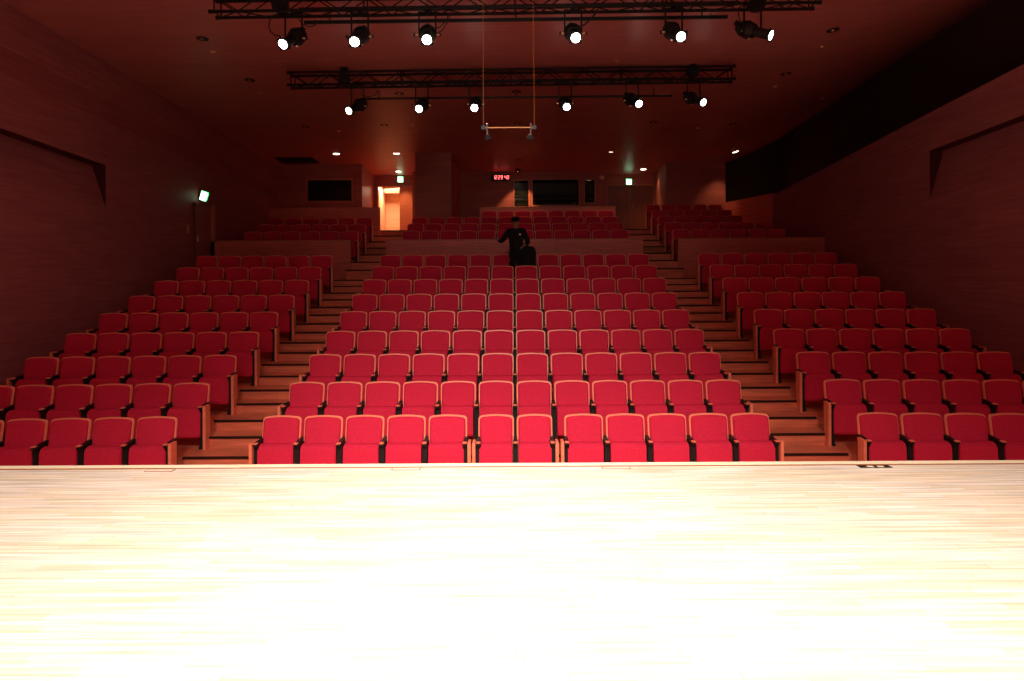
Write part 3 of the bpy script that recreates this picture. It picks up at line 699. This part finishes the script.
t = thing('digital_clock', 'black digital clock with glowing red digits on the back wall', 'clock', (wx(500.9, YB-.16), YB-.16, wz(177.2, YB-.16)))
bm = bmesh.new(); box(bm, -.345, .345, .02, .12, -.125, .125); obj('case', bm, M['black'], t, bevel=.008)
bm = bmesh.new(); box(bm, -.31, .31, .012, .022, -.09, .09); obj('screen', bm, M['glass'], t)
SEG = {'0': 'abcdef', '1': 'bc', '2': 'abged', '3': 'abgcd', '4': 'fgbc', '5': 'afgcd', '9': 'abcdfg'}
def digit(bm, ch, x, w_=.055, h_=.125):
    r = .007
    S = {'a': (0, h_/2, w_, h_/2), 'g': (0, 0, w_, 0), 'd': (0, -h_/2, w_, -h_/2), 'f': (0, 0, 0, h_/2), 'b': (w_, 0, w_, h_/2), 'e': (0, -h_/2, 0, 0), 'c': (w_, -h_/2, w_, 0)}
    for k in SEG[ch]:
        x0, z0, x1, z1 = S[k]
        if x0 == x1: box(bm, x+x0-r, x+x0+r, 0, .012, z0+r*.6, z1-r*.6)
        else: box(bm, x+x0+r*.3, x+x1-r*.3, 0, .012, z0-r, z1+r)
for ch, x in (('1', -.265), ('2', -.185), ('2', -.078), ('9', .022), ('4', .155), ('0', .247)):
    bm = bmesh.new(); digit(bm, ch, x); obj('digit', bm, M['led'], t)
t = thing('ceiling_speaker', 'small pale box on the back wall at its upper right corner', 'speaker', (wx(602.3, YB), YB, wz(178.2, YB)))
bm = bmesh.new(); box(bm, -.08, .08, -.09, 0, -.08, .08); obj('case', bm, M['frame'], t, bevel=.01)
bm = bmesh.new(); rod(bm, (0, -.10, 0), (0, -.09, 0), .055, .055, 14); obj('cone', bm, M['plate'], t)
p = on_ceiling(518.4, 167)
t = thing('security_camera', 'small black dome camera on the ceiling right of the clock', 'camera', (wx(518.4, 25), 25.0, ceil_z(25.0)))
bm = bmesh.new(); rod(bm, (0, 0, -.06), (0, 0, .01), .09, .10, 16); obj('mount', bm, M['black'], t)
bm = bmesh.new(); ell(bm, (0, 0, -.07), (.085, .085, .08), 14, 8); obj('dome', bm, M['glass'], t, True)
bm = bmesh.new(); ell(bm, (0, -.085, -.10), (.012, .008, .008), 8, 6); o = obj('indicator', bm, M['led'], t); o['label'] = 'tiny red indicator light'
# unseen warm downlight for the wall glow beside the first booth window and one at the right rear corner, one in the side return
spot('booth_downlight', (.50, 24.7, 6.32), (.15, 25.5, 4.9), 120, 60, .5, .03, WARM)
spot('corner_light', (7.15, 23.3, 6.42), (6.9, 23.9, 4.8), 42, 66, 1.0, .04, WARM)
spot('corner_light', (8.9, 21.6, 6.4), (8.75, 23.6, 4.9), 60, 70, 1.0, .04, WARM)
spot('exit_light', (-4.05, 25.3, 6.36), (-3.85, 26.05, 4.3), 80, 56, .8, .04, (1, .62, .34))
spot('exit_light', (5.0, 25.2, 6.36), (5.25, 25.5, 5.0), 26, 60, .7, .04, WARM)

# ------------------------------------------------------------------ the man in the ninth row
def skin_body(name, chains, m, parent, sub=2, root=0):
    """chains: list of [(co, r), ...]; first point of later chains may be an index into verts"""
    me = bpy.data.meshes.new(name); vs = []; es = []; rs = []
    for ch in chains:
        prev = None
        for it in ch:
            if isinstance(it, int): prev = it; continue
            co, r = it; vs.append(co); rs.append(r); i = len(vs)-1
            if prev is not None: es.append((prev, i))
            prev = i
    me.from_pydata(vs, es, []); o = bpy.data.objects.new(name, me); COL.objects.link(o); o.parent = parent; me.materials.append(m)
    md = o.modifiers.new('skin', 'SKIN'); md.use_smooth_shade = True
    for i, r in enumerate(rs):
        sv = me.skin_vertices[0].data[i]; sv.radius = (r, r) if not isinstance(r, tuple) else r; sv.use_root = (i == root)
    s = o.modifiers.new('sub', 'SUBSURF'); s.levels = sub; s.render_levels = sub
    return o
PX, PY, PZ = wx(516.5, 16.0), 16.02, 8*RS
man = thing('person', 'man in black uniform and cap standing in the ninth row, right arm held out', 'person', (PX, PY, PZ))
# local: x to picture right, y away, z up.
J = dict(pel=(0, 0, .93), waist=(0, 0, 1.06), chest=(-.005, 0, 1.27), neck=(-.01, -.01, 1.425), nb=(-.012, -.015, 1.50))
shL = (.175, 0, 1.375); shR = (-.185, 0, 1.375)
elL = (.275, .03, 1.12); wrL = (.165, -.12, 1.04)
elR = (-.335, -.05, 1.145); wrR = (-.43, -.22, 1.20)
hipL = (.09, 0, .88); hipR = (-.09, 0, .88)
body = [[(J['pel'], .105), (J['waist'], .095), (J['chest'], .11), (J['neck'], .065), (J['nb'], .052)],
        [2, (shL, .068), (elL, .046), (wrL, .028)], [2, (shR, .068), (elR, .046), (wrR, .028)],
        [0, (hipL, .095), ((.10, -.02, .48), .062), ((.10, .01, .09), .042), ((.105, -.10, .04), .035)],
        [0, (hipR, .095), ((-.10, -.02, .48), .062), ((-.10, .01, .09), .042), ((-.105, -.10, .04), .035)]]
b = skin_body('body', body, M['skin'], man)
# head with face
bm = bmesh.new(); ell(bm, (0, 0, 0), (.075, .092, .115), 20, 16)
for v in bm.verts:
    if v.co.z < -.02: k = (-.02-v.co.z)/.095; v.co.x *= 1-.28*k; v.co.y = v.co.y*(1-.15*k) - .012*k
    if v.co.y < -.075 and abs(v.co.x) < .02 and -.04 < v.co.z < .02: v.co.y -= .02
for s in (-1, 1): ell(bm, (s*.076, .005, -.005), (.012, .02, .03), 8, 6)
ell(bm, (0, -.092, -.055), (.024, .008, .008), 8, 5)
HM = Matrix.Translation((-.015, -.035, 1.575)) @ Matrix.Rotation(math.radians(-14), 4, 'Z') @ Matrix.Rotation(math.radians(12), 4, 'X')
bm.transform(HM); head = obj('head', bm, M['skin'], man, True)
bm = bmesh.new()
for s in (-1, 1): ell(bm, (s*.03, -.084, .012), (.012, .006, .007), 8, 6)
bm.transform(HM); obj('eyes', bm, M['black'], head)
bm = bmesh.new(); ell(bm, (0, .022, .01), (.080, .080, .098), 16, 10); bm.transform(HM); obj('hair', bm, M['black'], man, True)
bm = bmesh.new(); rod(bm, (0, 0, .045), (0, 0, .085), .092, .094, 20); ell(bm, (0, 0, .095), (.108, .112, .042), 20, 8)
ell(bm, (0, -.10, .045), (.075, .055, .010), 14, 6); bm.transform(HM); cap = obj('cap', bm, M['cloth'], man, True)
# clothes
jk = [[((0, 0, .76), (.19, .145)), ((0, 0, 1.06), (.16, .13)), ((-.005, 0, 1.27), (.17, .135)), ((-.01, -.005, 1.42), .085)],
      [2, (shL, .085), (elL, .064), ((.19, -.088, 1.055), .048)], [2, (shR, .085), (elR, .064), ((-.412, -.19, 1.19), .048)]]
jacket = skin_body('jacket', jk, M['cloth'], man)
tr = [[((0, 0, 1.0), .14), ((.085, 0, .84), .092), ((.09, -.02, .48), .080), ((.10, .01, .09), .070)], [0, ((-.085, 0, .84), .092), ((-.09, -.02, .48), .080), ((-.10, .01, .09), .070)]]
skin_body('trousers', tr, M['cloth'], man)
for s in (-1, 1):
    bm = bmesh.new(); ell(bm, (s*.105, -.06, .045), (.048, .135, .045), 14, 8); obj('shoe', bm, M['black'], man, True)
bm = bmesh.new(); ell(bm, (.085, -.15, 1.30), (.022, .008, .026), 10, 6); o = obj('badge', bm, M['badge'], man, True); o['label'] = 'small pale badge on the chest'
def hand(wr, fwd, up, side, curl, parent):
    """wr wrist, fwd finger direction, up back-of-hand direction, side = thumb side sign"""
    f_ = Vector(fwd).normalized(); u = Vector(up); u = (u - f_*u.dot(f_)).normalized(); r = f_.cross(u)*side
    wr = Vector(wr)
    bm = bmesh.new(); ell(bm, (0, 0, 0), (.040, .048, .016), 12, 8)
    mt = Matrix(((r.x, f_.x, u.x, 0), (r.y, f_.y, u.y, 0), (r.z, f_.z, u.z, 0), (0, 0, 0, 1)))
    bm.transform(Matrix.Translation(wr + f_*.045) @ mt); 
    lens_ = (.068, .078, .073, .058)
    for i, L in enumerate(lens_):
        p = wr + f_*.082 + r*(.027-.018*i); d = f_.copy(); q = p; rr = .0095
        for j, fr in enumerate((.45, .32, .23)):
            d2 = (d*math.cos(curl) - u*math.sin(curl)); u2 = (u*math.cos(curl) + d*math.sin(curl))
            n_ = q + d2*L*fr*1.05; rod(bm, q, n_, rr, rr*.88, 8); ell(bm, n_, (rr*.9,)*3, 8, 6); q = n_; d = d2; u = u2; rr *= .88
        u = Vector(up); u = (u - f_*u.dot(f_)).normalized()
    p = wr + f_*.025 + r*.034; q = p + (r*.75+f_*.6-u*.2).normalized()*.035; rod(bm, p, q, .012, .011, 8); ell(bm, q, (.011,)*3, 8, 6)
    q2 = q + (r*.3+f_*.85-u*.3).normalized()*.028; rod(bm, q, q2, .011, .009, 8); ell(bm, q2, (.009,)*3, 8, 6)
    return obj('hand', bm, M['skin'], parent, True)
hand(wrR, (-.55, -.6, .25), (0, -.2, 1), -1, .25, man)
hand(wrL, (-.05, -.25, -1), (.3, -1, .1), 1, .75, man)

# black bag he holds upright at his left side
t = thing('bag', 'tall black soft bag held upright by the man at his side', 'bag', (wx(528, 15.92), 15.92, PZ))
bm = bmesh.new(); outl = [(-.15, .26), (.17, .24), (.185, .80), (.165, .90), (.12, .945), (-.06, .965), (-.12, .93), (-.155, .80)]
extr_y(bm, outl, -.10, .10); o = obj('body', bm, M['cloth'], t, bevel=.03); o.location = (0, 0, .08)
bm = bmesh.new(); tube(bm, [(-.10, 0, 1.02), (-.085, 0, 1.09), (-.04, 0, 1.09), (-.01, 0, 1.02)], .010, 8); obj('handle', bm, M['black'], t)
bm = bmesh.new(); 
for s in (-1, 1): box(bm, s*.13-.02, s*.13+.02, -.07, .07, 0, .36)
obj('foot', bm, M['black'], t)
